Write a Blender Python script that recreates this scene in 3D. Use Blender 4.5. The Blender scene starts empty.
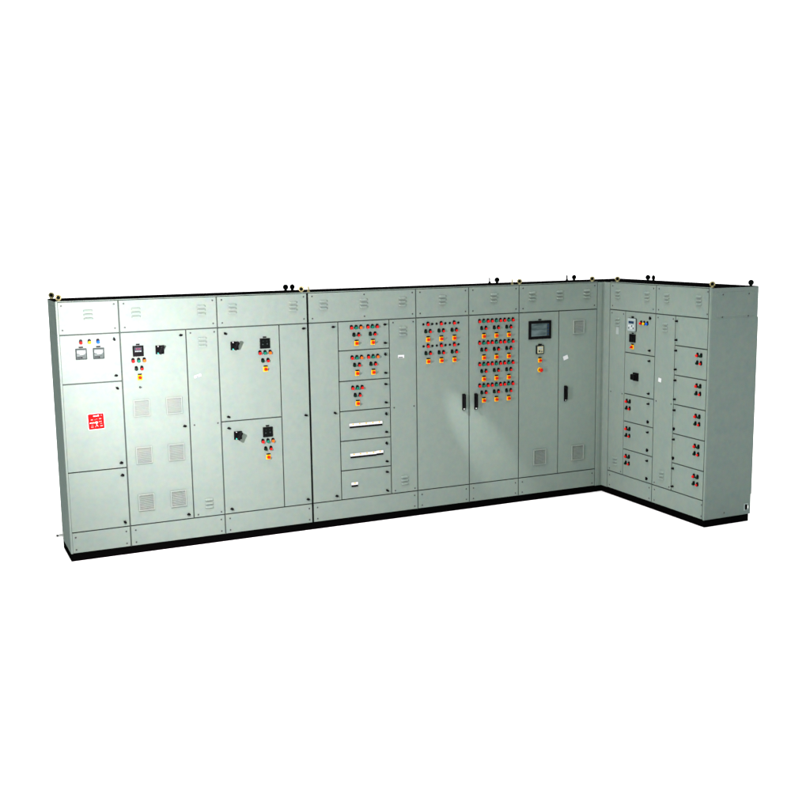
import bpy, bmesh, math, random
from mathutils import Matrix, Vector
random.seed(4)
scene = bpy.context.scene
COL = scene.collection
ZP = 0.07          # height of the black base channel
D = 0.53           # cabinet depth
H1, H2, TOP = 1.914 + ZP, 0.188 + ZP, 2.2 + ZP

# ---------------------------------------------------------------- materials
def principled(name, col, rough=0.5, metal=0.0, spec=0.5, coat=0.0):
    m = bpy.data.materials.new(name); m.use_nodes = True
    b = m.node_tree.nodes['Principled BSDF']
    b.inputs['Base Color'].default_value = (*col, 1)
    b.inputs['Roughness'].default_value = rough
    b.inputs['Metallic'].default_value = metal
    b.inputs['Specular IOR Level'].default_value = spec
    b.inputs['Coat Weight'].default_value = coat
    return m

def paint(name, col, rough=0.4, bump=0.05, spec=0.12):
    """powder coated sheet: fine orange peel, faint uneven tint, scattered smudges"""
    m = principled(name, col, rough, spec=spec)
    nt = m.node_tree; N = nt.nodes; L = nt.links
    b = N['Principled BSDF']
    g = N.new('ShaderNodeNewGeometry')
    n1 = N.new('ShaderNodeTexNoise'); n1.inputs['Scale'].default_value = 9; n1.inputs['Detail'].default_value = 5
    n2 = N.new('ShaderNodeTexNoise'); n2.inputs['Scale'].default_value = 26; n2.inputs['Detail'].default_value = 3
    n3 = N.new('ShaderNodeTexNoise'); n3.inputs['Scale'].default_value = 900; n3.inputs['Detail'].default_value = 1
    n4 = N.new('ShaderNodeTexNoise'); n4.inputs['Scale'].default_value = 2.3; n4.inputs['Detail'].default_value = 6
    for n in (n1, n2, n3, n4): L.new(g.outputs['Position'], n.inputs['Vector'])
    r1 = N.new('ShaderNodeValToRGB')
    r1.color_ramp.elements[0].position = 0.3; r1.color_ramp.elements[1].position = 0.7
    c = col
    r1.color_ramp.elements[0].color = (c[0]*0.93, c[1]*0.97, c[2]*0.99, 1)
    r1.color_ramp.elements[1].color = (c[0]*1.06, c[1]*1.03, c[2]*1.00, 1)
    L.new(n1.outputs['Fac'], r1.inputs['Fac'])
    mx = N.new('ShaderNodeMix'); mx.data_type = 'RGBA'; mx.blend_type = 'MULTIPLY'; mx.inputs[0].default_value = 1
    r2 = N.new('ShaderNodeVectorMath'); r2.operation = 'MULTIPLY_ADD'
    r2.inputs[1].default_value = (0.30, 0.22, 0.30); r2.inputs[2].default_value = (0.85, 0.89, 0.85)
    L.new(n2.outputs['Color'], r2.inputs[0])
    L.new(r1.outputs['Color'], mx.inputs[6]); L.new(r2.outputs['Vector'], mx.inputs[7])
    n5 = N.new('ShaderNodeTexNoise'); n5.inputs['Scale'].default_value = 34; n5.inputs['Detail'].default_value = 8; n5.inputs['Roughness'].default_value = 0.75
    L.new(g.outputs['Position'], n5.inputs['Vector'])
    r5 = N.new('ShaderNodeValToRGB'); r5.color_ramp.elements[0].position = 0.64; r5.color_ramp.elements[1].position = 0.74
    r5.color_ramp.elements[0].color = (1, 1, 1, 1); r5.color_ramp.elements[1].color = (0.80, 0.79, 0.76, 1)
    L.new(n5.outputs['Fac'], r5.inputs['Fac'])
    m5 = N.new('ShaderNodeMix'); m5.data_type = 'RGBA'; m5.blend_type = 'MULTIPLY'; m5.inputs[0].default_value = 1
    L.new(mx.outputs[2], m5.inputs[6]); L.new(r5.outputs['Color'], m5.inputs[7])
    L.new(m5.outputs[2], b.inputs['Base Color'])
    mr = N.new('ShaderNodeMapRange'); mr.inputs['From Min'].default_value = 0.35; mr.inputs['From Max'].default_value = 0.7
    mr.inputs['To Min'].default_value = rough - 0.06; mr.inputs['To Max'].default_value = rough + 0.1
    L.new(n4.outputs['Fac'], mr.inputs['Value']); L.new(mr.outputs['Result'], b.inputs['Roughness'])
    bp = N.new('ShaderNodeBump'); bp.inputs['Strength'].default_value = bump; bp.inputs['Distance'].default_value = 0.001
    L.new(n3.outputs['Fac'], bp.inputs['Height']); 
    bp2 = N.new('ShaderNodeBump'); bp2.inputs['Strength'].default_value = 0.10; bp2.inputs['Distance'].default_value = 0.008
    L.new(n4.outputs['Fac'], bp2.inputs['Height']); L.new(bp.outputs['Normal'], bp2.inputs['Normal'])
    L.new(bp2.outputs['Normal'], b.inputs['Normal'])
    return m

M = {}
M['paint'] = paint('grey_green_powder_coat', (0.131, 0.169, 0.146), 0.46)
M['end'] = paint('end_sheet_shade_coat', (0.116, 0.148, 0.134), 0.9, spec=0.0)  # cabinet paint made darker and matt, end wall shade put into the colour
M['frame'] = paint('frame_gap_shade', (0.038, 0.052, 0.045), 0.6)  # body paint darkened, shade of the door gaps put into the colour
M['grille'] = paint('vent_plastic', (0.150, 0.182, 0.160), 0.55)
M['black'] = principled('black_paint', (0.0012, 0.0012, 0.0012), 0.8, spec=0.0)
M['plastic'] = principled('black_plastic', (0.0022, 0.0022, 0.0025), 0.4, spec=0.035)
M['gasket'] = principled('black_gasket', (0.003, 0.004, 0.0035), 0.8, spec=0.0)
M['red'] = principled('red_lens', (0.42, 0.004, 0.003), 0.3, spec=0.08)
M['green'] = principled('green_lens', (0.0, 0.10, 0.06), 0.3, spec=0.08)
M['dgreen'] = principled('dark_green_button', (0.0, 0.012, 0.005), 0.3, spec=0.08)
M['amber'] = principled('amber_lens', (0.50, 0.075, 0.003), 0.3, spec=0.08)
M['yellow_lens'] = principled('yellow_lens', (0.50, 0.30, 0.0), 0.3, spec=0.08)
M['blue'] = principled('blue_lens', (0.0, 0.06, 0.40), 0.3, spec=0.08)
M['yellow'] = principled('yellow_plate', (0.58, 0.30, 0.001), 0.4, spec=0.1)
M['knob_red'] = principled('red_knob', (0.36, 0.006, 0.002), 0.35, spec=0.1)
M['steel'] = principled('zinc_screw', (0.018, 0.022, 0.020), 0.5, metal=0.2)
M['bright'] = principled('bright_metal', (0.6, 0.62, 0.6), 0.3, metal=0.9)
M['zinc'] = principled('yellow_zinc', (0.22, 0.20, 0.09), 0.35, metal=0.6)
M['white'] = principled('white_label', (0.40, 0.42, 0.42), 0.5)
M['tape'] = principled('paper_tape', (0.20, 0.24, 0.225), 0.6)
M['ink'] = principled('printed_ink', (0.04, 0.05, 0.05), 0.5)
M['grey'] = principled('grey_plastic', (0.020, 0.027, 0.026), 0.5, spec=0.05)
M['lgrey'] = principled('light_grey_plastic', (0.21, 0.26, 0.25), 0.45, spec=0.1)
M['cream'] = principled('cream_plastic', (0.26, 0.26, 0.16), 0.4)
M['navy'] = principled('display_glass', (0.006, 0.02, 0.045), 0.1)
M['teal'] = principled('teal_mark', (0.02, 0.40, 0.28), 0.4)
M['sign'] = principled('sign_red', (0.30, 0.0005, 0.0005), 0.5, spec=0.05)
M['signink'] = principled('sign_print', (0.42, 0.16, 0.14), 0.5)
def led():
    m = principled('red_digits', (0.10, 0.0, 0.0), 0.3)
    b = m.node_tree.nodes['Principled BSDF']
    b.inputs['Emission Color'].default_value = (0.5, 0.02, 0.02, 1); b.inputs['Emission Strength'].default_value = 0.25
    return m
M['led'] = led()
def screen_mat(name, lo, hi, scale):
    m = principled(name, lo, 0.35, spec=0.06); nt = m.node_tree; N = nt.nodes; L = nt.links
    tc = N.new('ShaderNodeTexCoord'); mp = N.new('ShaderNodeMapping'); mp.inputs['Scale'].default_value = scale
    n = N.new('ShaderNodeTexNoise'); n.inputs['Scale'].default_value = 1; n.inputs['Detail'].default_value = 3
    r = N.new('ShaderNodeValToRGB'); r.color_ramp.elements[0].position = .35; r.color_ramp.elements[1].position = .7
    r.color_ramp.elements[0].color = (*lo, 1); r.color_ramp.elements[1].color = (*hi, 1)
    L.new(tc.outputs['Object'], mp.inputs['Vector']); L.new(mp.outputs['Vector'], n.inputs['Vector'])
    L.new(n.outputs['Fac'], r.inputs['Fac']); L.new(r.outputs['Color'], N['Principled BSDF'].inputs['Base Color'])
    return m
M['screen'] = screen_mat('panel_screen', (0.025, 0.042, 0.042), (0.085, 0.12, 0.12), (6, 1, 26))  # screen is off, its paler bands are reflections put into the colour
M['dial'] = screen_mat('meter_window', (0.02, 0.03, 0.027), (0.075, 0.10, 0.09), (14, 1, 60))

# ---------------------------------------------------------------- mesh builder
class MB:
    def __init__(s): s.bm = bmesh.new(); s.mats = []
    def mi(s, m):
        if m not in s.mats: s.mats.append(m)
        return s.mats.index(m)
    def merge(s, b, m, mat=None):
        i = s.mi(m)
        if mat is not None: bmesh.ops.transform(b, matrix=mat, verts=b.verts)
        for f in b.faces: f.material_index = i
        me = bpy.data.meshes.new('t'); b.to_mesh(me); b.free()
        s.bm.from_mesh(me); bpy.data.meshes.remove(me)
        return s
    def box(s, x0, x1, y0, y1, z0, z1, m, bev=0.0, seg=2, mat=None):
        b = bmesh.new(); bmesh.ops.create_cube(b, size=1)
        for v in b.verts:
            v.co = Vector((x0 + (v.co.x + .5) * (x1 - x0), y0 + (v.co.y + .5) * (y1 - y0), z0 + (v.co.z + .5) * (z1 - z0)))
        if bev: bmesh.ops.bevel(b, geom=list(b.edges), offset=bev, segments=seg, profile=0.5, affect='EDGES')
        return s.merge(b, m, mat)
    def cyl(s, x, z, y0, y1, r0, r1, m, n=20, sx=1.0, sz=1.0, bev=0.0):
        """cylinder or cone along y; r0 at y0"""
        b = bmesh.new()
        bmesh.ops.create_cone(b, cap_ends=True, segments=n, radius1=r0, radius2=r1, depth=1)
        T = Matrix.Translation((x, (y0 + y1) / 2, z)) @ Matrix.Diagonal((sx, 1, sz, 1)) @ Matrix.Rotation(math.radians(-90), 4, 'X') @ Matrix.Diagonal((1, 1, (y1 - y0), 1))
        s.merge(b, m, T); return s
    def dome(s, x, z, y, r, h, m, n=20):
        b = bmesh.new(); bmesh.ops.create_uvsphere(b, u_segments=n, v_segments=10, radius=1)
        bmesh.ops.delete(b, geom=[v for v in b.verts if v.co.y > 0.01], context='VERTS')
        for f in b.faces: f.smooth = True
        s.merge(b, m, Matrix.Translation((x, y, z)) @ Matrix.Diagonal((r, h, r, 1))); return s
    def prism(s, pts, y0, y1, m, mat=None, bev=0.0):
        """outline in x,z extruded along y"""
        b = bmesh.new()
        vs = [b.verts.new((p[0], y0, p[1])) for p in pts]
        f = b.faces.new(vs); r = bmesh.ops.extrude_face_region(b, geom=[f])
        for v in [e for e in r['geom'] if isinstance(e, bmesh.types.BMVert)]: v.co.y = y1
        bmesh.ops.recalc_face_normals(b, faces=b.faces)
        if bev: bmesh.ops.bevel(b, geom=list(b.edges), offset=bev, segments=2, affect='EDGES')
        return s.merge(b, m, mat)
    def torus(s, c, R, r, m, n=28, k=10, mat=None, smooth=True):
        b = bmesh.new(); rings = []
        for i in range(n):
            a = 2 * math.pi * i / n; ring = []
            for j in range(k):
                t = 2 * math.pi * j / k; q = R + r * math.cos(t)
                ring.append(b.verts.new((c[0] + q * math.cos(a), c[1] + r * math.sin(t), c[2] + q * math.sin(a))))
            rings.append(ring)
        for i in range(n):
            for j in range(k):
                f = b.faces.new((rings[i][j], rings[(i + 1) % n][j], rings[(i + 1) % n][(j + 1) % k], rings[i][(j + 1) % k])); f.smooth = smooth
        bmesh.ops.recalc_face_normals(b, faces=b.faces)
        return s.merge(b, m, mat)
    def mesh(s, name):
        me = bpy.data.meshes.new(name); s.bm.to_mesh(me); s.bm.free()
        for m in s.mats: me.materials.append(M[m])
        return me

def link(name, me, parent, loc=(0, 0, 0), rot=None, label=None):
    o = bpy.data.objects.new(name, me); COL.objects.link(o)
    if parent: o.parent = parent
    o.location = loc
    if rot: o.rotation_euler = rot
    if label: o['label'] = label
    return o

# ---------------------------------------------------------------- device meshes (shared by every copy)
CACHE = {}
def cached(fn):
    def g(*a):
        k = (fn.__name__,) + a
        if k not in CACHE: CACHE[k] = fn(*a)
        return CACHE[k]
    return g

@cached
def lamp_mesh(col):
    b = MB()
    b.cyl(0, 0.0155, -0.007, 0, 0.0135, 0.0145, 'plastic', 20)
    b.box(-0.0135, 0.0135, -0.0068, 0, 0.001, 0.0155, 'plastic')
    b.cyl(0, 0, -0.012, 0, 0.0140, 0.0150, 'plastic', 24)
    b.cyl(0, 0, -0.020, -0.011, 0.0132, 0.0136, col, 24)
    b.dome(0, 0, -0.020, 0.0132, 0.008, col)
    return b.mesh('pilot_lamp')
@cached
def button_mesh(col):
    b = MB()
    b.cyl(0, 0.0145, -0.007, 0, 0.0130, 0.0140, 'plastic', 20)
    b.box(-0.0130, 0.0130, -0.0068, 0, 0.001, 0.0145, 'plastic')
    b.cyl(0, 0, -0.013, 0, 0.0140, 0.0150, 'plastic', 24)
    b.cyl(0, -0.001, -0.021, -0.012, 0.0108, 0.0112, col, 24)
    b.dome(0, -0.001, -0.021, 0.0108, 0.002, col)
    return b.mesh('push_button')
@cached
def plug_mesh():
    b = MB(); b.cyl(0, 0, -0.005, 0, 0.0108, 0.0118, 'plastic', 20); b.dome(0, 0, -0.005, 0.0108, 0.003, 'plastic')
    return b.mesh('blanking_plug')
@cached
def rotary_mesh():
    b = MB()
    b.box(-0.0215, 0.0215, -0.008, 0, -0.0225, 0.0225, 'yellow', 0.003)
    b.cyl(0, 0, -0.014, -0.007, 0.0150, 0.0165, 'amber', 24)
    b.cyl(0, 0, -0.027, -0.013, 0.0125, 0.0138, 'knob_red', 8)
    b.box(-0.0045, 0.0045, -0.034, -0.026, -0.0145, 0.0145, 'knob_red', 0.0015, mat=Matrix.Rotation(math.radians(55), 4, 'Y'))
    b.box(-0.0165, 0.0165, -0.010, -0.001, 0.0235, 0.0345, 'plastic', 0.001)
    return b.mesh('rotary_switch')
@cached
def plate_mesh(w, h):
    b = MB(); b.box(-w / 2, w / 2, -0.003, -0.0002, -h / 2, h / 2, 'plastic', 0.0008)
    return b.mesh('name_plate')
@cached
def lock_mesh():
    b = MB()
    b.cyl(0, 0, -0.006, 0, 0.0100, 0.0115, 'plastic', 20)
    b.prism([(-0.020, 0), (-0.012, 0.0055), (0.002, 0.0095), (0.010, 0.0085), (0.015, 0.002), (0.015, -0.002), (0.010, -0.0085), (0.002, -0.0095), (-0.012, -0.0055)], -0.019, -0.005, 'plastic', bev=0.0015)
    return b.mesh('lock')
@cached
def screw_mesh():
    b = MB(); b.cyl(0, 0, -0.0025, 0, 0.0065, 0.0078, 'steel', 12); b.dome(0, 0, -0.0025, 0.0065, 0.0012, 'steel', 12)
    return b.mesh('screw')
@cached
def louver_mesh():
    """three pressed hoods, open at the lower lip"""
    b = MB()
    for k in (-1, 0, 1):
        z = k * 0.0345
        bm = bmesh.new(); w = 0.040; n = 20; rows = []
        prof = [(0.0, 0.0115), (-0.0050, 0.0100), (-0.0105, 0.005), (-0.0135, -0.001), (-0.0140, -0.007)]
        for i in range(n + 1):
            t = -1 + 2 * i / n
            e = 1 - abs(t) ** 10
            rows.append([bm.verts.new((t * w, p[0] * e - 0.0003, z + p[1] * (0.45 + 0.55 * e))) for p in prof])
        for i in range(n):
            for j in range(len(prof) - 1):
                f = bm.faces.new((rows[i][j], rows[i][j + 1], rows[i + 1][j + 1], rows[i + 1][j])); f.smooth = True
        bmesh.ops.recalc_face_normals(bm, faces=bm.faces)
        b.merge(bm, 'paint')
        b.box(-0.037, 0.037, -0.0012, -0.0004, z - 0.0072, z - 0.0028, 'gasket')
    return b.mesh('louver')
@cached
def grille_mesh(w, h):
    b = MB(); t = 0.010
    b.box(-w / 2, w / 2, -0.014, 0, h / 2 - t, h / 2, 'grille', 0.002)
    b.box(-w / 2, w / 2, -0.014, 0, -h / 2, -h / 2 + t, 'grille', 0.002)
    b.box(-w / 2, -w / 2 + t, -0.0138, 0, -h / 2 + t * .8, h / 2 - t * .8, 'grille', 0.002)
    b.box(w / 2 - t, w / 2, -0.0138, 0, -h / 2 + t * .8, h / 2 - t * .8, 'grille', 0.002)
    b.box(-w / 2 + t, w / 2 - t, -0.003, -0.001, -h / 2 + t, h / 2 - t, 'grille')
    n = int((h - 2 * t) / 0.0105)
    for i in range(n):
        z = -h / 2 + t + (i + .5) * (h - 2 * t) / n
        b.box(-w / 2 + t * .7, w / 2 - t * .7, -0.003, 0.003, -0.0008, 0.0008, 'grille', mat=Matrix.Translation((0, -0.0065, z)) @ Matrix.Rotation(math.radians(38), 4, 'X'))
    return b.mesh('vent_grille')
@cached
def meter_mesh():
    b = MB()
    b.box(-0.047, 0.047, -0.012, 0, -0.048, 0.048, 'grey', 0.004)
    b.box(-0.039, 0.039, -0.0135, -0.011, -0.040, 0.040, 'dial', 0.001)
    # white scale plate with an arched lower edge
    pts = [(-0.036, 0.008), (-0.036, 0.030), (0.034, 0.030), (0.034, 0.006), (0.022, -0.002), (0.006, -0.006), (-0.010, -0.004), (-0.022, 0.005)]
    b.prism(pts, -0.0145, -0.013, 'lgrey')
    for i in range(13):
        a = math.radians(150 - i * 10)
        c, s_ = math.cos(a), math.sin(a)
        b.box(-0.0006, 0.0006, -0.0149, -0.0143, 0.034, 0.040, 'ink', mat=Matrix.Translation((0.0, 0, -0.020)) @ Matrix.Rotation(math.pi / 2 - a, 4, 'Y'))
    b.box(-0.0007, 0.0007, -0.0156, -0.0148, 0.0, 0.042, 'ink', mat=Matrix.Translation((0.004, 0, -0.022)) @ Matrix.Rotation(math.radians(-38), 4, 'Y'))
    b.cyl(0.002, -0.030, -0.0165, -0.013, 0.006, 0.007, 'plastic', 16)
    b.box(-0.037, -0.005, -0.0148, -0.0132, -0.037, -0.020, 'grey')
    b.box(-0.018, 0.018, -0.004, 0, 0.052, 0.064, 'plastic', 0.001)
    return b.mesh('panel_meter')
@cached
def relay_mesh(lit):
    b = MB()
    b.box(-0.047, 0.047, -0.012, 0, -0.047, 0.047, 'plastic', 0.003)
    if lit:
        b.box(-0.033, 0.031, -0.0145, -0.011, -0.010, 0.034, 'grey', 0.001)
        b.box(-0.026, 0.024, -0.0152, -0.0142, 0.009, 0.029, 'navy')
        for i in range(3):
            for dz in (0.013, 0.019, 0.025): b.box(-0.020 + i * 0.015, -0.012 + i * 0.015, -0.0158, -0.015, dz - 0.0014, dz + 0.0014, 'led')
            b.box(-0.0205 + i * 0.015, -0.018 + i * 0.015, -0.0158, -0.015, 0.0135, 0.0245, 'led')
            b.box(-0.0145 + i * 0.015, -0.012 + i * 0.015, -0.0158, -0.015, 0.0135, 0.0245, 'led')
        for i in range(4): b.box(-0.028 + i * 0.014, -0.018 + i * 0.014, -0.0165, -0.014, -0.005, 0.003, 'lgrey', 0.0008)
    else:
        b.box(-0.036, 0.036, -0.0145, -0.011, -0.034, 0.036, 'gasket', 0.001)
        for i in range(2): b.box(-0.022 + i * 0.034, -0.014 + i * 0.034, -0.016, -0.014, 0.020, 0.024, 'grey')
        b.box(-0.030, -0.016, -0.016, -0.014, -0.012, -0.004, 'grey'); b.box(0.014, 0.025, -0.016, -0.014, -0.010, 0.002, 'grey')
    b.box(-0.016, 0.016, -0.005, 0, 0.051, 0.064, 'plastic', 0.001)
    return b.mesh('protection_relay')
@cached
def breaker_handle_mesh():
    b = MB()
    b.box(-0.037, 0.037, -0.012, 0, -0.0385, 0.0385, 'plastic', 0.003)
    b.cyl(0, 0, -0.030, -0.011, 0.027, 0.031, 'plastic', 28)
    b.cyl(0, 0, -0.066, -0.029, 0.016, 0.018, 'plastic', 24)
    b.box(-0.012, 0.012, -0.088, -0.060, -0.036, 0.042, 'plastic', 0.004, mat=Matrix.Rotation(math.radians(28), 4, 'Y'))
    b.prism([(-0.020, 0.036), (-0.012, 0.036), (-0.008, 0.020), (-0.015, 0.014)], -0.0135, -0.0115, 'white')
    b.box(-0.022, -0.007, -0.016, -0.011, -0.037, -0.024, 'teal', 0.001)
    return b.mesh('breaker_handle')
@cached
def acb_mesh():
    b = MB()
    b.box(-0.042, 0.042, -0.014, 0, -0.042, 0.042, 'plastic', 0.003)
    b.cyl(0, 0, -0.034, -0.013, 0.028, 0.032, 'plastic', 28)
    b.box(-0.030, 0.026, -0.056, -0.030, -0.028, 0.030, 'plastic', 0.006)
    return b.mesh('breaker_handle')
@cached
def swing_mesh():
    b = MB()
    b.box(-0.017, 0.017, -0.010, 0, -0.083, 0.083, 'plastic', 0.004)
    b.box(-0.012, 0.012, -0.036, -0.022, -0.060, 0.078, 'plastic', 0.004)
    b.box(-0.012, 0.012, -0.034, -0.009, 0.052, 0.078, 'plastic', 0.003)
    b.box(-0.012, 0.012, -0.034, -0.009, -0.062, -0.040, 'plastic', 0.003)
    b.cyl(0.0, -0.070, -0.014, -0.009, 0.007, 0.0075, 'bright', 16)
    return b.mesh('swing_handle')
def breaker_row_mesh(segs):
    """segs: list of (x0, x1, dz, dots)"""
    b = MB()
    for x0, x1, dz, n in segs:
        b.box(x0, x1, -0.010, 0, dz - 0.004, dz + 0.022, 'white', 0.0015)
        b.box(x0 + 0.001, x1 - 0.001, -0.008, 0, dz - 0.022, dz - 0.0045, 'plastic', 0.001)
        w = (x1 - x0) / n
        for i in range(n):
            cx = x0 + (i + .5) * w
            b.box(cx - 0.006, cx + 0.006, -0.014, -0.009, dz + 0.010, dz + 0.021, 'yellow', 0.001)
            if i: b.box(x0 + i * w - 0.0008, x0 + i * w + 0.0008, -0.0104, -0.009, dz - 0.003, dz + 0.021, 'lgrey')
    return b.mesh('breaker_row')
@cached
def eye_mesh(dark):
    b = MB(); c = 'steel' if dark else 'zinc'
    dz = 0.032
    b.torus((0, 0, dz), 0.0205, 0.0062, 'gasket' if dark else 'zinc')
    b.cyl(0, dz, -0.0035, 0.0035, 0.018, 0.018, 'gasket', 20)
    bm = bmesh.new(); bmesh.ops.create_cone(bm, cap_ends=True, segments=18, radius1=0.016, radius2=0.009, depth=0.018)
    b.merge(bm, 'gasket' if dark else 'zinc', Matrix.Translation((0, 0, 0.009)))
    return b.mesh('eye_bolt')
def tape_mesh(w, h, m='white', ink=True):
    b = MB(); b.box(-w / 2, w / 2, -0.0012, -0.0002, -h / 2, h / 2, m)
    if ink: b.box(-w * .42, w * .30, -0.0016, -0.0011, -h * .42, -h * .12, 'ink')
    return b.mesh('paper_label')

# ---------------------------------------------------------------- cubicles
class Cub:
    """face coordinate s runs left to right along the row; local x = s - s0, local y = into the cabinet"""
    def __init__(c, name, s0, s1, origin, rz, label, cat='switchboard cabinet', group='grey green switchboard cabinets bolted into an L shaped line', depth=D, gl=0.0058, gr=0.0058, ml_=0.0, mr_=0.0):
        c.s0, c.s1, c.d, c.gl, c.gr = s0, s1, depth, gl + ml_, gr + mr_
        e = bpy.data.objects.new(name, None); COL.objects.link(e); e.empty_display_size = 0.2
        e.location = origin; e.rotation_euler = (0, 0, rz)
        e['label'] = label; e['category'] = cat; e['group'] = group
        c.e = e; w = s1 - s0; c.w = w
        b = MB()
        b.box(0.0015, w - 0.0015, 0.021, depth, ZP + 0.0005, TOP - 0.004, 'frame', 0.002)
        # side edge returns of the frame, seen beside the doors
        ml = 'gasket' if gl > .009 and not ml_ else 'frame'; mrr = 'gasket' if gr > .009 and not mr_ else 'frame'
        b.box(0.0005, 0.0040, 0.0025, 0.0208, ZP + 0.001, TOP - 0.006, ml)
        b.box(w - 0.0040, w - 0.0005, 0.0025, 0.0208, ZP + 0.001, TOP - 0.006, mrr)
        if ml_: b.box(0.0, ml_, 0.0, 0.0205, ZP + 0.001, TOP - 0.004, 'paint', 0.0015)
        if mr_: b.box(w - mr_, w, 0.0, 0.0205, ZP + 0.001, TOP - 0.004, 'paint', 0.0015)
        c.body = link('body', b.mesh('body'), e)
        b = MB()
        b.box(0.0005, w - 0.0005, 0.014, depth - 0.004, TOP - 0.0035, TOP + 0.0005, 'black', 0.001)
        b.box(0.0005, w - 0.0005, 0.0018, 0.0135, TOP - 0.0035, TOP + 0.0015, 'paint', 0.001)
        c.roof = link('roof', b.mesh('roof'), e)
        b = MB()   # channel with a recessed web between two flanges
        b.box(0, w, 0.022, depth - 0.022, 0.001, ZP, 'black')
        b.box(0, w, 0.008, depth - 0.03, 0.0015, 0.012, 'black', 0.002)
        b.box(0, w, 0.006, depth - 0.03, ZP - 0.012, ZP - 0.001, 'black', 0.002)
        b.box(0, w, 0.012, 0.024, 0.010, ZP - 0.01, 'black')
        c.plinth = link('plinth', b.mesh('plinth'), e)
        b = MB()
        b.box(0.004, w - 0.004, depth + 0.0005, depth + 0.014, H2 + 0.004, H1 - 0.004, 'paint', 0.003)
        c.rear = link('rear_panel', b.mesh('rear_panel'), e)
    def slab(c, name, a, b_, z0, z1, label=None):
        g = 0.0052
        l = c.gl if abs(a - c.s0) < 1e-6 else g
        r = c.gr if abs(b_ - c.s1) < 1e-6 else g
        m = MB()
        m.box(l, b_ - a - r, 0, 0.018, g, z1 - z0 - g, 'paint', 0.0022, 2)
        o = link(name, m.mesh(name), c.e, (a - c.s0, 0, z0), label=label)
        return Slab(o, a, z0, b_, z1)
class Slab:
    def __init__(s, o, a, z0, b, z1): s.o, s.a, s.z0, s.b, s.z1 = o, a, z0, b, z1
    def put(s, name, me, x, z, rot=0.0, label=None, y=0.0):
        """x,z measured on the face (z above the cabinet bottom)"""
        return link(name, me, s.o, (x - s.a, y, z + ZP - s.z0), (0, rot, 0) if rot else None, label)
    def locks(s, x, spec, flip=False):
        for z, v in spec:
            r = 0.0
            if v == 'v': r = math.radians(78)
            elif v == 'd': r = math.radians(40)
            else: r = math.radians(random.uniform(-8, 8))
            s.put('lock', lock_mesh(), x, z, r)
    def screws(s, pts):
        for x, z in pts: s.put('screw', screw_mesh(), x, z)
    def louvers(s, pts):
        for x, z in pts: s.put('louver', louver_mesh(), x, z)
    def lamp3(s, x, z, cols, dx=0.0485):
        for i, k in enumerate(cols):
            if k == 'plug': s.put('blanking_plug', plug_mesh(), x + (i - 1) * dx, z + .004)
            else: s.put('pilot_lamp', lamp_mesh(k), x + (i - 1) * dx, z, label={'red': 'red pilot lamp', 'green': 'green pilot lamp', 'amber': 'amber pilot lamp', 'yellow_lens': 'yellow pilot lamp', 'blue': 'blue pilot lamp'}[k])
    def feeder(s, x, z, cols=('red', 'green', 'red')):
        """three lamps, a green and a red button, one yellow rotary switch"""
        s.lamp3(x, z, cols)
        s.put('push_button', button_mesh('dgreen'), x - 0.0245, z - 0.071, label='dark green push button')
        s.put('push_button', button_mesh('red'), x + 0.0245, z - 0.071, label='red push button')
        s.put('rotary_switch', rotary_mesh(), x + 0.001, z - 0.148)
    def four(s, x, z, dx=0.052):
        s.put('pilot_lamp', lamp_mesh('red'), x - dx / 2, z, label='red pilot lamp')
        s.put('pilot_lamp', lamp_mesh('dgreen'), x + dx / 2, z, label='dark pilot lamp')
        s.put('push_button', button_mesh('dgreen'), x - dx / 2, z - 0.072, label='dark green push button')
        s.put('push_button', button_mesh('red'), x + dx / 2, z - 0.072, label='red push button')

def top_band(c, louvers, mid=()):
    s = c.slab('top_panel', c.s0, c.s1, H1, TOP - 0.004)
    s.louvers([(x, 2.079) for x in louvers])
    xs = [c.s0 + 0.045, c.s1 - 0.038] + list(mid)
    s.screws([(x, z) for x in xs for z in (2.162, 1.956)])
def kick(c):
    s = c.slab('kick_plate', c.s0, c.s1, ZP, H2)
    s.screws([(x, z) for x in (c.s0 + 0.046, c.s1 - 0.037) for z in (0.144, 0.034)])
def eyes(c, pts):
    for s_, y, a, dark in pts:
        link('eye_bolt', eye_mesh(dark), c.e, (s_ - c.s0, y, TOP), (0, 0, math.radians(a)))
def cover(c, a, b_, sticker=None):
    s = c.slab('cover_panel', a, b_, H2, H1)
    cx = (a + b_) / 2
    s.louvers([(cx, 1.793), (cx, 0.312)])
    s.screws([(x, z) for x in (a + 0.040, b_ - 0.032) for z in (1.880, 1.048, 0.217)])
    return s

S = [0, 0.519, 1.383, 2.244, 3.359, 3.943, 4.524, 5.482]
def Z(v): return v + ZP
def main(i, label, **k): return Cub('switchboard_cabinet', S[i], S[i + 1], (S[i], 0, 0), 0, label, **k)
P90 = math.radians(-90)
XC = 5.568

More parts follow.
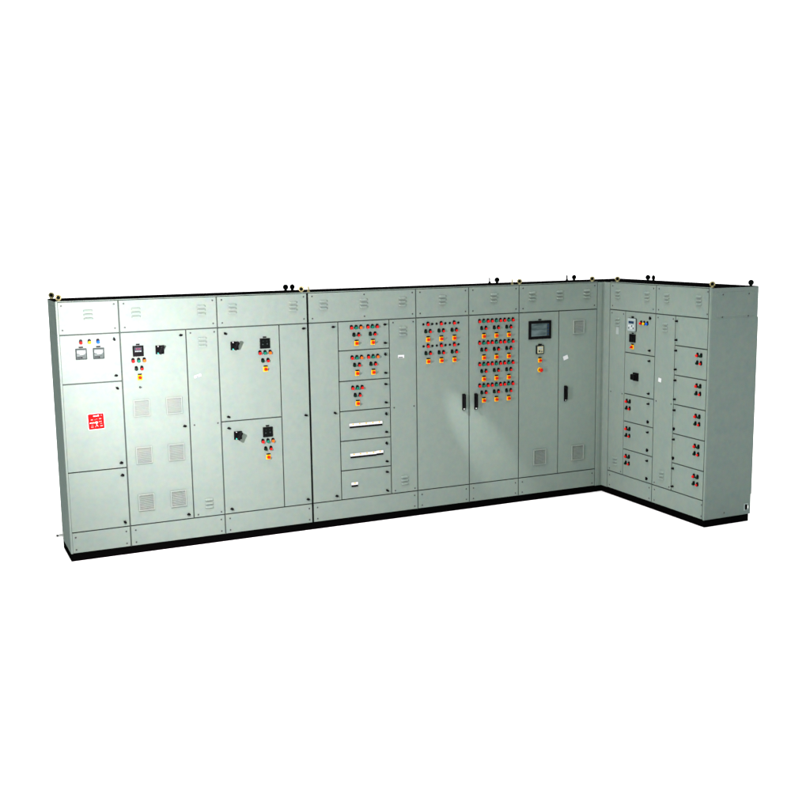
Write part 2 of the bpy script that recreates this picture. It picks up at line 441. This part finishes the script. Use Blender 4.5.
# --- cabinet 1: incoming feeder, three stacked doors
c = main(0, 'leftmost narrow cabinet with two square meters and red warning sign', gl=0.0015, ml_=0.016)
top_band(c, [0.262]); kick(c)
d = c.slab('door', 0, 0.519, Z(1.492), H1)
for x, k in ((0.188, 'red'), (0.259, 'yellow_lens'), (0.331, 'blue')):
    d.put('pilot_lamp', lamp_mesh(k), x, 1.843, label={'red': 'red pilot lamp', 'yellow_lens': 'yellow pilot lamp', 'blue': 'blue pilot lamp'}[k])
d.put('panel_meter', meter_mesh(), 0.186, 1.747); d.put('panel_meter', meter_mesh(), 0.331, 1.745)
d.locks(0.468, [(1.860, 'v'), (1.544, 'h')])
d = c.slab('door', 0, 0.519, Z(0.721), Z(1.492))
d.locks(0.472, [(1.433, 'd'), (0.771, 'h')])
b = MB()   # warning sign: white bordered red plate with illegible print
def rr(w, h, r, n=5):
    p = []
    for cx, cz, a0 in ((w - r, h - r, 0), (-w + r, h - r, 90), (-w + r, -h + r, 180), (w - r, -h + r, 270)):
        for i in range(n + 1):
            a = math.radians(a0 + 90 * i / n); p.append((cx + r * math.cos(a), cz + r * math.sin(a)))
    return p
b.prism(rr(0.071, 0.0725, 0.010), -0.0015, -0.0002, 'white')
b.prism(rr(0.0665, 0.0675, 0.009), -0.0022, -0.0014, 'sign')
def bar(x, z, w, h, m='signink'): b.box(x - w / 2, x + w / 2, -0.0029, -0.0021, z - h / 2, z + h / 2, m)
for i, w in enumerate((.011, .008, .010, .009)): bar(-0.016 + i * 0.0125, 0.048 + (.002 if i == 3 else 0), w, 0.009 + (.004 if i == 3 else 0), 'white')
bar(0.046, 0.050, .004, .012)
for x, z, w, h in ((-0.035, 0.017, .019, .011), (0.005, .020, .016, .004), (-0.009, .016, .004, .010), (0.035, .021, .022, .011), (0.035, -0.003, .028, .009), (0.040, -.021, .020, .005), (-0.034, -.030, .020, .004), (-0.036, -.046, .024, .009), (0.042, -.042, .024, .012), (0.012, -.043, .005, .016), (-.009, -.046, .006, .012)):
    bar(x, z, w * .85, h * .65)
for i in range(5): bar(-0.052 + i * 0.0085, -0.011 + .002 * (i % 2), .0065, .007, 'white')
bar(-.018, -.006, .007, .006, 'yellow')
b.prism([(0.0025 + 0.012 * math.cos(a * math.pi / 6), -0.010 + 0.010 * math.sin(a * math.pi / 6)) for a in range(12)], -0.0031, -0.0021, 'white')
b.prism([(-0.004, -0.016), (0.009, -0.016), (0.0025, -0.029)], -0.0031, -0.0021, 'white')
b.box(-0.004, 0.012, -0.003, -0.0021, -0.038, -0.034, 'white')
d.put('warning_sign', b.mesh('warning_sign'), 0.277, 1.155, math.radians(-1.5), 'red warning sign with white print and border')
d = c.slab('door', 0, 0.519, H2, Z(0.721))
d.locks(0.475, [(0.659, 'h'), (0.232, 'd')])
b = MB()
b.box(-0.075, 0.0, -0.004, 0.004, -0.014, 0.014, 'bright', 0.001)
b.cyl(-0.055, 0, -0.012, 0.012, 0.010, 0.010, 'steel', 6)
b.box(-0.004, 0.0, -0.03, 0.03, -0.03, 0.03, 'paint', 0.001)
link('earth_bar', b.mesh('earth_bar'), c.e, (0.0, 0.46, 0.13))
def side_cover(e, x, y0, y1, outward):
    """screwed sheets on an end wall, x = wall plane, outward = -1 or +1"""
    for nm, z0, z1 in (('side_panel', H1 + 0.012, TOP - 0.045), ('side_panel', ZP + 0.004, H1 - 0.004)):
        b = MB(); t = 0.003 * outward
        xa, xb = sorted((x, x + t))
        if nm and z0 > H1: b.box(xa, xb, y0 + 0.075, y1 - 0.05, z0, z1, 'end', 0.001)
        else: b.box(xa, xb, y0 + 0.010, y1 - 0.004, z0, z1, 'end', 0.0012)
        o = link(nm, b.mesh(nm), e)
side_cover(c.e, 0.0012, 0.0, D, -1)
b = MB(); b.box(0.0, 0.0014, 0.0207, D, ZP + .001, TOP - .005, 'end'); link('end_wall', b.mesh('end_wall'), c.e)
eyes(c, [(0.032, 0.035, -20, 0), (0.030, 0.48, -25, 0)])

# --- cabinet 2: tall door with six vents
c = main(1, 'second cabinet from left with six square vent grilles on its tall door')
top_band(c, [0.666, 1.241]); kick(c)
d = c.slab('door', 0.519, 1.095, H2, H1)
d.put('protection_relay', relay_mesh(True), 0.667, 1.746, label='square relay with lit red digits')
d.lamp3(0.668, 1.658, ('red', 'green', 'amber'))
d.put('push_button', button_mesh('dgreen'), 0.644, 1.588); d.put('push_button', button_mesh('red'), 0.692, 1.588)
d.put('rotary_switch', rotary_mesh(), 0.671, 1.512)
b = MB(); b.cyl(0, 0, -.008, 0, .009, .010, 'grey', 16); b.box(-.004, .012, -.016, -.007, -.005, .005, 'steel', .001)
d.put('key_switch', b.mesh('key_switch'), 0.669, 1.426)
d.put('breaker_handle', breaker_handle_mesh(), 0.855, 1.747)
for z in (1.242, 0.818, 0.390):
    for x in (0.672, 0.960): d.put('vent_grille', grille_mesh(0.143, 0.150), x, z)
d.locks(1.046, [(1.865, 'h'), (1.048, 'h'), (0.232, 'h')])
p = cover(c, 1.095, 1.383)
p.put('paper_label', tape_mesh(0.065, 0.022), 1.184, 1.491, math.radians(-16), 'white paper label stuck on askew')

# --- cabinet 3: two breaker doors beside a narrow cable door
c = main(2, 'third cabinet from left with two large stacked breaker doors beside one narrow door', gr=0.0100)
top_band(c, [1.525, 2.102]); kick(c)
for z0, z1, dz, lk in ((Z(1.054), H1, 0, [(1.858, 'd'), (1.097, 'h')]), (H2, Z(1.054), -0.825, [(0.992, 'h'), (0.233, 'h')])):
    d = c.slab('door', 1.383, 1.962, z0, z1)
    d.put('breaker_handle', breaker_handle_mesh(), 1.532, 1.744 + dz)
    d.put('protection_relay', relay_mesh(False), 1.818, 1.750 + dz)
    d.lamp3(1.817, 1.660 + dz, ('red', 'green', 'amber'))
    d.put('push_button', button_mesh('dgreen'), 1.793, 1.588 + dz); d.put('push_button', button_mesh('red'), 1.843, 1.588 + dz)
    d.put('rotary_switch', rotary_mesh(), 1.817, 1.512 + dz)
    d.locks(1.450, lk)
d = c.slab('door', 1.962, 2.244, H2, H1, 'narrow plain cable door')
d.locks(2.196, [(1.868, 'h'), (1.050, 'h'), (0.237, 'h')])
eyes(c, [(2.200, 0.035, -22, 0), (2.200, 0.49, -20, 1)])

# --- cabinet 4: six drawer sized doors in a column
c = main(3, 'fourth cabinet from left with six small stacked doors holding switches and breaker rows', gl=0.0100)
top_band(c, [2.401, 2.809, 3.214], (2.815,)); kick(c)
d = c.slab('door', 2.244, 2.543, H2, H1, 'narrow plain cable door')
d.locks(2.490, [(1.868, 'h'), (1.048, 'd'), (0.235, 'h')])
zs = [1.914, 1.636, 1.343, 1.053, 0.763, 0.473, 0.188]
lk = [[(1.867, 'h'), (1.689, 'h')], [(1.579, 'v'), (1.398, 'h')], [(1.288, 'h'), (1.108, 'h')], [(0.996, 'v'), (0.816, 'h')], [(0.704, 'v'), (0.523, 'h')], [(0.417, 'h'), (0.230, 'd')]]
for i in range(6):
    d = c.slab('door', 2.543, 3.072, Z(zs[i + 1]), Z(zs[i]))
    d.locks(3.023, lk[i])
    if i == 0: d.feeder(2.725, 1.849, ('red', 'green', 'amber')); d.feeder(2.894, 1.849)
    if i == 1: d.feeder(2.726, 1.560, ('red', 'green', 'amber')); d.feeder(2.895, 1.560, ('red', 'green', 'amber'))
    if i == 2: d.feeder(2.726, 1.269)
    if i == 3: d.put('breaker_row', breaker_row_mesh([(-0.172, 0.172, 0, 5)]), 2.808, 0.908)
    if i == 4: d.put('breaker_row', breaker_row_mesh([(-0.172, 0.102, 0, 4), (0.1025, 0.174, 0.004, 1)]), 2.811, 0.613)
    if i == 5: d.put('breaker_row', breaker_row_mesh([(-0.034, 0.034, 0, 1)]), 2.678, 0.328)
p = cover(c, 3.072, 3.359)
p.put('paper_label', tape_mesh(0.066, 0.030), 3.193, 1.547, math.radians(2), 'white paper label with dark print')
eyes(c, [(2.270, 0.035, 66, 0), (2.268, 0.49, 10, 1)])

# --- cabinet 5: six feeders in two rows
c = main(4, 'cabinet with two rows of three yellow switches and a black swing handle')
top_band(c, [3.648]); kick(c)
d = c.slab('door', 3.359, 3.943, H2, H1)
for z in (1.844, 1.628):
    for k in range(3): d.feeder(3.485 + k * 0.145, z, ('plug', 'red', 'plug'))
d.put('swing_handle', swing_mesh(), 3.878, 1.046)

# --- cabinet 6: twelve feeders in four rows
c = main(5, 'cabinet with four rows of three yellow switches and a black swing handle')
top_band(c, [4.228]); kick(c)
d = c.slab('door', 3.943, 4.524, H2, H1)
for z in (1.845, 1.627, 1.410, 1.192):
    for k in range(3): d.feeder(4.110 + k * 0.145, z, ('red', 'green', 'red'))
d.put('swing_handle', swing_mesh(), 4.016, 1.041)
eyes(c, [(4.462, 0.035, 58, 0), (4.455, 0.49, 60, 1)])

# --- cabinet 7: touch screen
c = main(6, 'cabinet with black framed touch screen and red emergency stop button')
top_band(c, [4.679, 5.013, 5.347]); kick(c)
d = c.slab('door', 4.524, 5.006, H2, H1)
b = MB()
b.box(-0.1355, 0.1355, -0.012, 0, -0.095, 0.095, 'plastic', 0.003)
b.box(-0.107, 0.107, -0.0128, -0.0115, -0.064, 0.066, 'screen')
b.box(0.080, 0.1065, -0.0132, -0.0125, -0.0635, 0.0655, 'grey')
for i in range(4): b.box(0.084, 0.103, -0.0138, -0.013, -0.055 + i * 0.031, -0.036 + i * 0.031, 'navy')
b.box(-0.018, 0.018, -0.004, 0, 0.100, 0.112, 'plastic', 0.001)
d.put('touch_screen', b.mesh('touch_screen'), 4.770, 1.729)
b = MB()
b.prism(rr(0.049, 0.047, 0.008), -0.008, 0, 'grey')
b.prism(rr(0.043, 0.041, 0.006), -0.010, -0.007, 'gasket')
b.box(-0.034, 0.034, -0.018, -0.009, -0.036, 0.036, 'cream', 0.002)
b.box(-0.022, 0.020, -0.0195, -0.0175, 0.006, 0.026, 'lgrey'); b.box(-0.024, -0.004, -0.0195, -0.0175, -0.022, -0.006, 'grey'); b.cyl(0.012, -0.018, -0.024, -0.017, .007, .008, 'ink')
b.box(-0.020, 0.018, -0.012, 0, 0.044, 0.060, 'plastic', 0.001)
d.put('timer', b.mesh('timer'), 4.772, 1.524, label='small cream timer in a dark grey frame')
d.put('rotary_switch', rotary_mesh(), 4.773, 1.412)
b = MB()
b.cyl(0, 0, -0.006, 0, 0.026, 0.027, 'yellow', 28); b.cyl(0, 0, -0.018, -0.005, 0.012, 0.014, 'plastic', 20)
b.cyl(0, 0, -0.034, -0.017, 0.020, 0.015, 'knob_red', 28); b.dome(0, 0, -0.034, 0.020, 0.006, 'knob_red')
d.put('emergency_stop', b.mesh('emergency_stop'), 4.774, 1.313)
d.put('vent_grille', grille_mesh(0.155, 0.165), 4.777, 0.391)
d = c.slab('door', 5.006, 5.482, H2, H1)
d.put('vent_grille', grille_mesh(0.140, 0.145), 5.246, 1.740)
d.put('vent_grille', grille_mesh(0.155, 0.160), 5.251, 0.393)
d.put('swing_handle', swing_mesh(), 5.089, 1.043)
d.put('paper_label', tape_mesh(0.058, 0.042, ink=False), 5.091, 1.422, math.radians(-18), 'blank white label stuck on askew')
eyes(c, [(4.548, 0.035, -28, 0), (4.545, 0.49, -25, 1), (5.435, 0.035, -30, 0), (5.420, 0.49, 50, 1)])

# --- corner unit joining the two rows
e = bpy.data.objects.new('corner_cabinet', None); COL.objects.link(e); e.location = (5.482, 0, 0)
e['label'] = 'plain corner post where the long row meets the short row'; e['category'] = 'corner cabinet'
XE = 6.136
def lshape(b, a, y0, y1, ycorner, xr, z0, z1, m, bev=0.0):
    pts = [(a, 0.002 + y0), (XC - 5.482 + y0, 0.002 + y0), (XC - 5.482 + y0, ycorner), (xr, ycorner), (xr, y1), (a, y1)]
    bm = bmesh.new(); vs = [bm.verts.new((p[0], p[1], z0)) for p in pts]
    f = bm.faces.new(vs); r = bmesh.ops.extrude_face_region(bm, geom=[f])
    for v in [q for q in r['geom'] if isinstance(q, bmesh.types.BMVert)]: v.co.z = z1
    bmesh.ops.recalc_face_normals(bm, faces=bm.faces); b.merge(bm, m)
W0, W1, W2 = 0.104, 0.866, 1.660
b = MB(); lshape(b, 0.001, 0, D, -W0 + 0.001, XE - 5.482 - .001, ZP + 0.0005, TOP - 0.004, 'paint'); link('body', b.mesh('body'), e)
b = MB(); lshape(b, 0.0, 0.006, D - .004, -W0 + 0.0005, XE - 5.482 - .002, TOP - 0.0035, TOP + 0.0005, 'black'); link('roof', b.mesh('roof'), e)
b = MB(); lshape(b, 0.0, 0.010, D - .03, -W0, XE - 5.482 - .03, 0.001, ZP - .0005, 'black'); link('plinth', b.mesh('plinth'), e)
b = MB()
b.box(0.006, XC - 5.482 - 0.030, -0.004, 0.0018, ZP + .004, TOP - 0.010, 'paint', 0.0015); link('filler_strip', b.mesh('filler_strip'), e, label='upright strip facing the viewer')
b = MB()
b.box(XC - 5.482 - 0.0045, XC - 5.482 - 0.0002, -W0 + 0.004, -W0 + 0.040, ZP + .004, TOP - 0.010, 'paint', 0.0015)
link('filler_strip', b.mesh('filler_strip'), e, label='upright strip facing left')

for x, y, a in ((0.030, 0.49, -5), (0.588, -0.078, -25)):
    link('eye_bolt', eye_mesh(1), e, (x, y, TOP), (0, 0, math.radians(a)))

# --- wing cabinets
def wing(a, b_, label, **k):
    return Cub('switchboard_cabinet', a, b_, (XC, -a, 0), P90, label, depth=XE - XC, **k)
c = wing(W0, W1, 'short row cabinet next to the corner with white digital meter and five doors')
top_band(c, [0.237, 0.724]); kick(c)
p = cover(c, W0, 0.375)
p.put('paper_label', tape_mesh(0.045, 0.075, 'tape', False), 0.241, 1.700, 0, 'pale strip of tape')
zs = [1.914, 1.488, 1.057, 0.767, 0.470, 0.188]
lk = [[(1.863, 'v'), (1.541, 'h')], [(1.436, 'h'), (1.106, 'h')], [(1.002, 'h'), (0.817, 'v')], [(0.711, 'h'), (0.526, 'v')], [(0.417, 'h'), (0.231, 'v')]]
for i in range(5):
    d = c.slab('door', 0.375, W1, Z(zs[i + 1]), Z(zs[i]))
    # lock rows follow the door they sit on
    d.locks(0.790, lk[i])
    if i == 0:
        b = MB()
        b.prism(rr(0.066, 0.068, 0.010), -0.010, 0, 'grey'); b.prism(rr(0.062, 0.064, 0.010), -0.022, -0.009, 'lgrey')
        b.box(-0.044, 0.044, -0.024, -0.021, 0.012, 0.038, 'navy', 0.001)
        for q in range(4):
            for r_ in range(2): b.box(-0.044 + q * 0.024, -0.030 + q * 0.024, -0.025, -0.021, -0.040 + r_ * 0.022, -0.028 + r_ * 0.022, 'white' if (q + r_) % 3 else 'grey', 0.001)
        b.box(-0.016, 0.016, -0.010, 0, 0.070, 0.086, 'plastic', 0.001)
        d.put('digital_meter', b.mesh('digital_meter'), 0.503, 1.780)
        b = MB(); b.box(-0.048, 0.048, -0.014, 0, -0.042, 0.042, 'plastic', 0.003); b.cyl(0, 0, -0.018, -0.013, 0.026, 0.027, 'gasket', 24)
        b.box(-0.010, 0.010, -0.022, -0.017, -0.024, 0.024, 'plastic', .002); b.box(-0.015, 0.015, -0.006, 0, 0.046, 0.056, 'plastic', .001)
        d.put('selector_switch', b.mesh('selector_switch'), 0.508, 1.642)
        d.put('rotary_switch', rotary_mesh(), 0.508, 1.552)
        for x, k in ((0.642, 'red'), (0.692, 'yellow_lens'), (0.742, 'blue')):
            d.put('pilot_lamp', lamp_mesh(k), x, 1.803, label={'red': 'red pilot lamp', 'yellow_lens': 'yellow pilot lamp', 'blue': 'blue pilot lamp'}[k])
    if i == 1: d.put('breaker_handle', acb_mesh(), 0.575, 1.252)
    if i == 2: d.four(0.455, 0.978)
    if i == 3: d.four(0.459, 0.690)
    if i == 4: d.four(0.459, 0.396)
eyes(c, [(0.168, 0.042, 60, 0), (0.172, 0.502, 0, 1)])

c = wing(W1, W2, 'end cabinet of the short row with six small doors and bare side wall', mr_=0.018, gr=0.010)
top_band(c, [1.030, 1.501]); kick(c)
p = cover(c, W1, 1.170)
p.put('paper_label', tape_mesh(0.045, 0.040, 'white', False), 0.955, 1.264, math.radians(8), 'small white square label')
zs = [1.914, 1.628, 1.340, 1.053, 0.763, 0.471, 0.188]
lk = [[(1.863, 'h'), (1.682, 'h')], [(1.579, 'h'), (1.396, 'h')], [(1.289, 'h'), (1.103, 'h')], [(0.996, 'h'), (0.813, 'v')], [(0.707, 'h'), (0.522, 'v')], [(0.417, 'h'), (0.237, 'h')]]
for i in range(6):
    d = c.slab('door', 1.170, W2, Z(zs[i + 1]), Z(zs[i]))
    d.locks(1.197, lk[i])
    for l in [o for o in d.o.children if o.name.startswith('lock')]: l.rotation_euler[1] += math.pi
    if i: d.four(1.532, (1.560, 1.269, 0.979, 0.690, 0.398)[i - 1])
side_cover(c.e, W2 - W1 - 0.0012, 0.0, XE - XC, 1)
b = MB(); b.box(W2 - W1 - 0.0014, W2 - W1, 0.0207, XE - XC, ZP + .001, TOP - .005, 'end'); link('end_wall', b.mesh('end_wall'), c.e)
sw = screw_mesh()
for y in (0.144, 0.454):
    for z in (2.133, 1.925):
        link('screw', sw, c.e, (W2 - W1 + 0.0018, y, Z(z)), (0, 0, math.radians(90)))
link('screw', sw, c.e, (W2 - W1 + 0.0018, 0.245, Z(0.047)), (0, 0, math.radians(90)))
b = MB()
b.box(0, 0.0015, -0.022, 0.030, -0.035, 0.035, 'lgrey', 0.0005)
b.box(0.0, 0.016, -0.006, 0.006, -0.026, 0.026, 'black', 0.002)
b.box(0.0, 0.012, 0.014, 0.026, -0.016, 0.016, 'bright', 0.002)
link('earth_terminal', b.mesh('earth_terminal'), c.e, (W2 - W1 + 0.0018, 0.507, Z(0.074)))
eyes(c, [(1.625, 0.045, 60, 0), (1.62, 0.51, 62, 1)])

# ---------------------------------------------------------------- floor
me = bpy.data.meshes.new('floor'); q = 150
me.from_pydata([(-q, -q, 0), (q, -q, 0), (q, q, 0), (-q, q, 0)], [], [(0, 1, 2, 3)])
fm = principled('white_floor', (0.9, 0.9, 0.9), 0.9, spec=0.0); me.materials.append(fm)
fl = bpy.data.objects.new('floor', me); COL.objects.link(fl); fl['kind'] = 'structure'; fl['label'] = 'plain white studio floor'

# ---------------------------------------------------------------- light
w = bpy.data.worlds.new('World'); scene.world = w; w.use_nodes = True
nt = w.node_tree; N = nt.nodes; L = nt.links; N.clear()
out = N.new('ShaderNodeOutputWorld'); bg = N.new('ShaderNodeBackground')
tc = N.new('ShaderNodeTexCoord'); dp = N.new('ShaderNodeVectorMath'); dp.operation = 'DOT_PRODUCT'
dp.inputs[1].default_value = (0.41, 0.91, 0.12)
rp = N.new('ShaderNodeValToRGB')       # made-up surroundings: white behind the cabinets, dimmed elsewhere to deepen the panels
rp.color_ramp.elements[0].position = 0.84; rp.color_ramp.elements[0].color = (0.06, 0.07, 0.065, 1)
rp.color_ramp.elements[1].position = 0.91; rp.color_ramp.elements[1].color = (1.0, 1.0, 1.0, 1)
mr = N.new('ShaderNodeMapRange'); mr.inputs['From Min'].default_value = -1; mr.inputs['From Max'].default_value = 1
L.new(tc.outputs['Generated'], dp.inputs[0]); L.new(dp.outputs['Value'], mr.inputs['Value'])
L.new(mr.outputs['Result'], rp.inputs['Fac'])
sx = N.new('ShaderNodeSeparateXYZ'); L.new(tc.outputs['Generated'], sx.inputs[0])
cr = N.new('ShaderNodeValToRGB')       # added overhead glow that whitens the floor and spares upright faces
cr.color_ramp.elements[0].position = 0.60; cr.color_ramp.elements[0].color = (0, 0, 0, 1)
cr.color_ramp.elements[1].position = 0.85; cr.color_ramp.elements[1].color = (2.7, 2.7, 2.7, 1)
L.new(sx.outputs['Z'], cr.inputs['Fac'])
mx = N.new('ShaderNodeMix'); mx.data_type = 'RGBA'; mx.blend_type = 'LIGHTEN'; mx.inputs[0].default_value = 1
L.new(rp.outputs['Color'], mx.inputs[6]); L.new(cr.outputs['Color'], mx.inputs[7])
L.new(mx.outputs[2], bg.inputs['Color'])
bg.inputs['Strength'].default_value = 0.62
L.new(bg.outputs['Background'], out.inputs['Surface'])

def lamp(name, kind, loc, energy, target=None, **k):
    l = bpy.data.lights.new(name, kind); l.energy = energy
    for a, v in k.items(): setattr(l, a, v)
    o = bpy.data.objects.new(name, l); COL.objects.link(o); o.location = loc
    if target: o.rotation_euler = (Vector(target) - Vector(loc)).to_track_quat('-Z', 'Y').to_euler()
    return o
lamp('flash_lamp', 'SPOT', (0.18, -2.0, 1.90), 375, (1.6, 0, 1.80), spot_size=math.radians(152), spot_blend=1.0, shadow_soft_size=0.0, color=(1.0, 0.865, 0.925))
lamp('floor_fill_lamp', 'AREA', (2.6, -1.6, 6.5), 75, (2.6, -1.3, 0), shape='RECTANGLE', size=9, size_y=4)  # unseen fill added overhead to keep the floor white near the plinth
lamp('spot_lamp', 'SPOT', (2.72, -0.62, 2.55), 190, (4.10, 0, 0.66), spot_size=math.radians(13), spot_blend=0.9, color=(1.0, 0.93, 0.94), shadow_soft_size=0.02)

lamp('wing_fill_lamp', 'SPOT', (1.4, -3.4, 2.3), 185, (5.57, -0.95, 1.15), spot_size=math.radians(36), spot_blend=0.8, shadow_soft_size=0.0, color=(1.0, 0.98, 0.98))  # unseen fill added to brighten the fronts of the short row

# ---------------------------------------------------------------- camera
cam = bpy.data.cameras.new('Camera'); co = bpy.data.objects.new('Camera', cam); COL.objects.link(co)
yaw, pit, rol = 0.433, 0.1585, -0.0131
cy, sy, cp, sp = math.cos(yaw), math.sin(yaw), math.cos(pit), math.sin(pit)
fw = Vector((sy * cp, cy * cp, -sp)); rt = Vector((cy, -sy, 0)); up = rt.cross(fw)
r = math.cos(rol) * rt + math.sin(rol) * up; u = -math.sin(rol) * rt + math.cos(rol) * up
co.matrix_world = Matrix(((r.x, u.x, -fw.x, -1.1451), (r.y, u.y, -fw.y, -9.4612), (r.z, u.z, -fw.z, 2.7317 + ZP), (0, 0, 0, 1)))
cam.sensor_width = 36; cam.lens = 1074.9 / 810 * 36; cam.clip_end = 1000
scene.camera = co
scene.render.resolution_x = scene.render.resolution_y = 1024
vs = scene.view_settings; vs.view_transform = 'Standard'; vs.look = 'None'; vs.gamma = 1; vs.exposure = 1.35
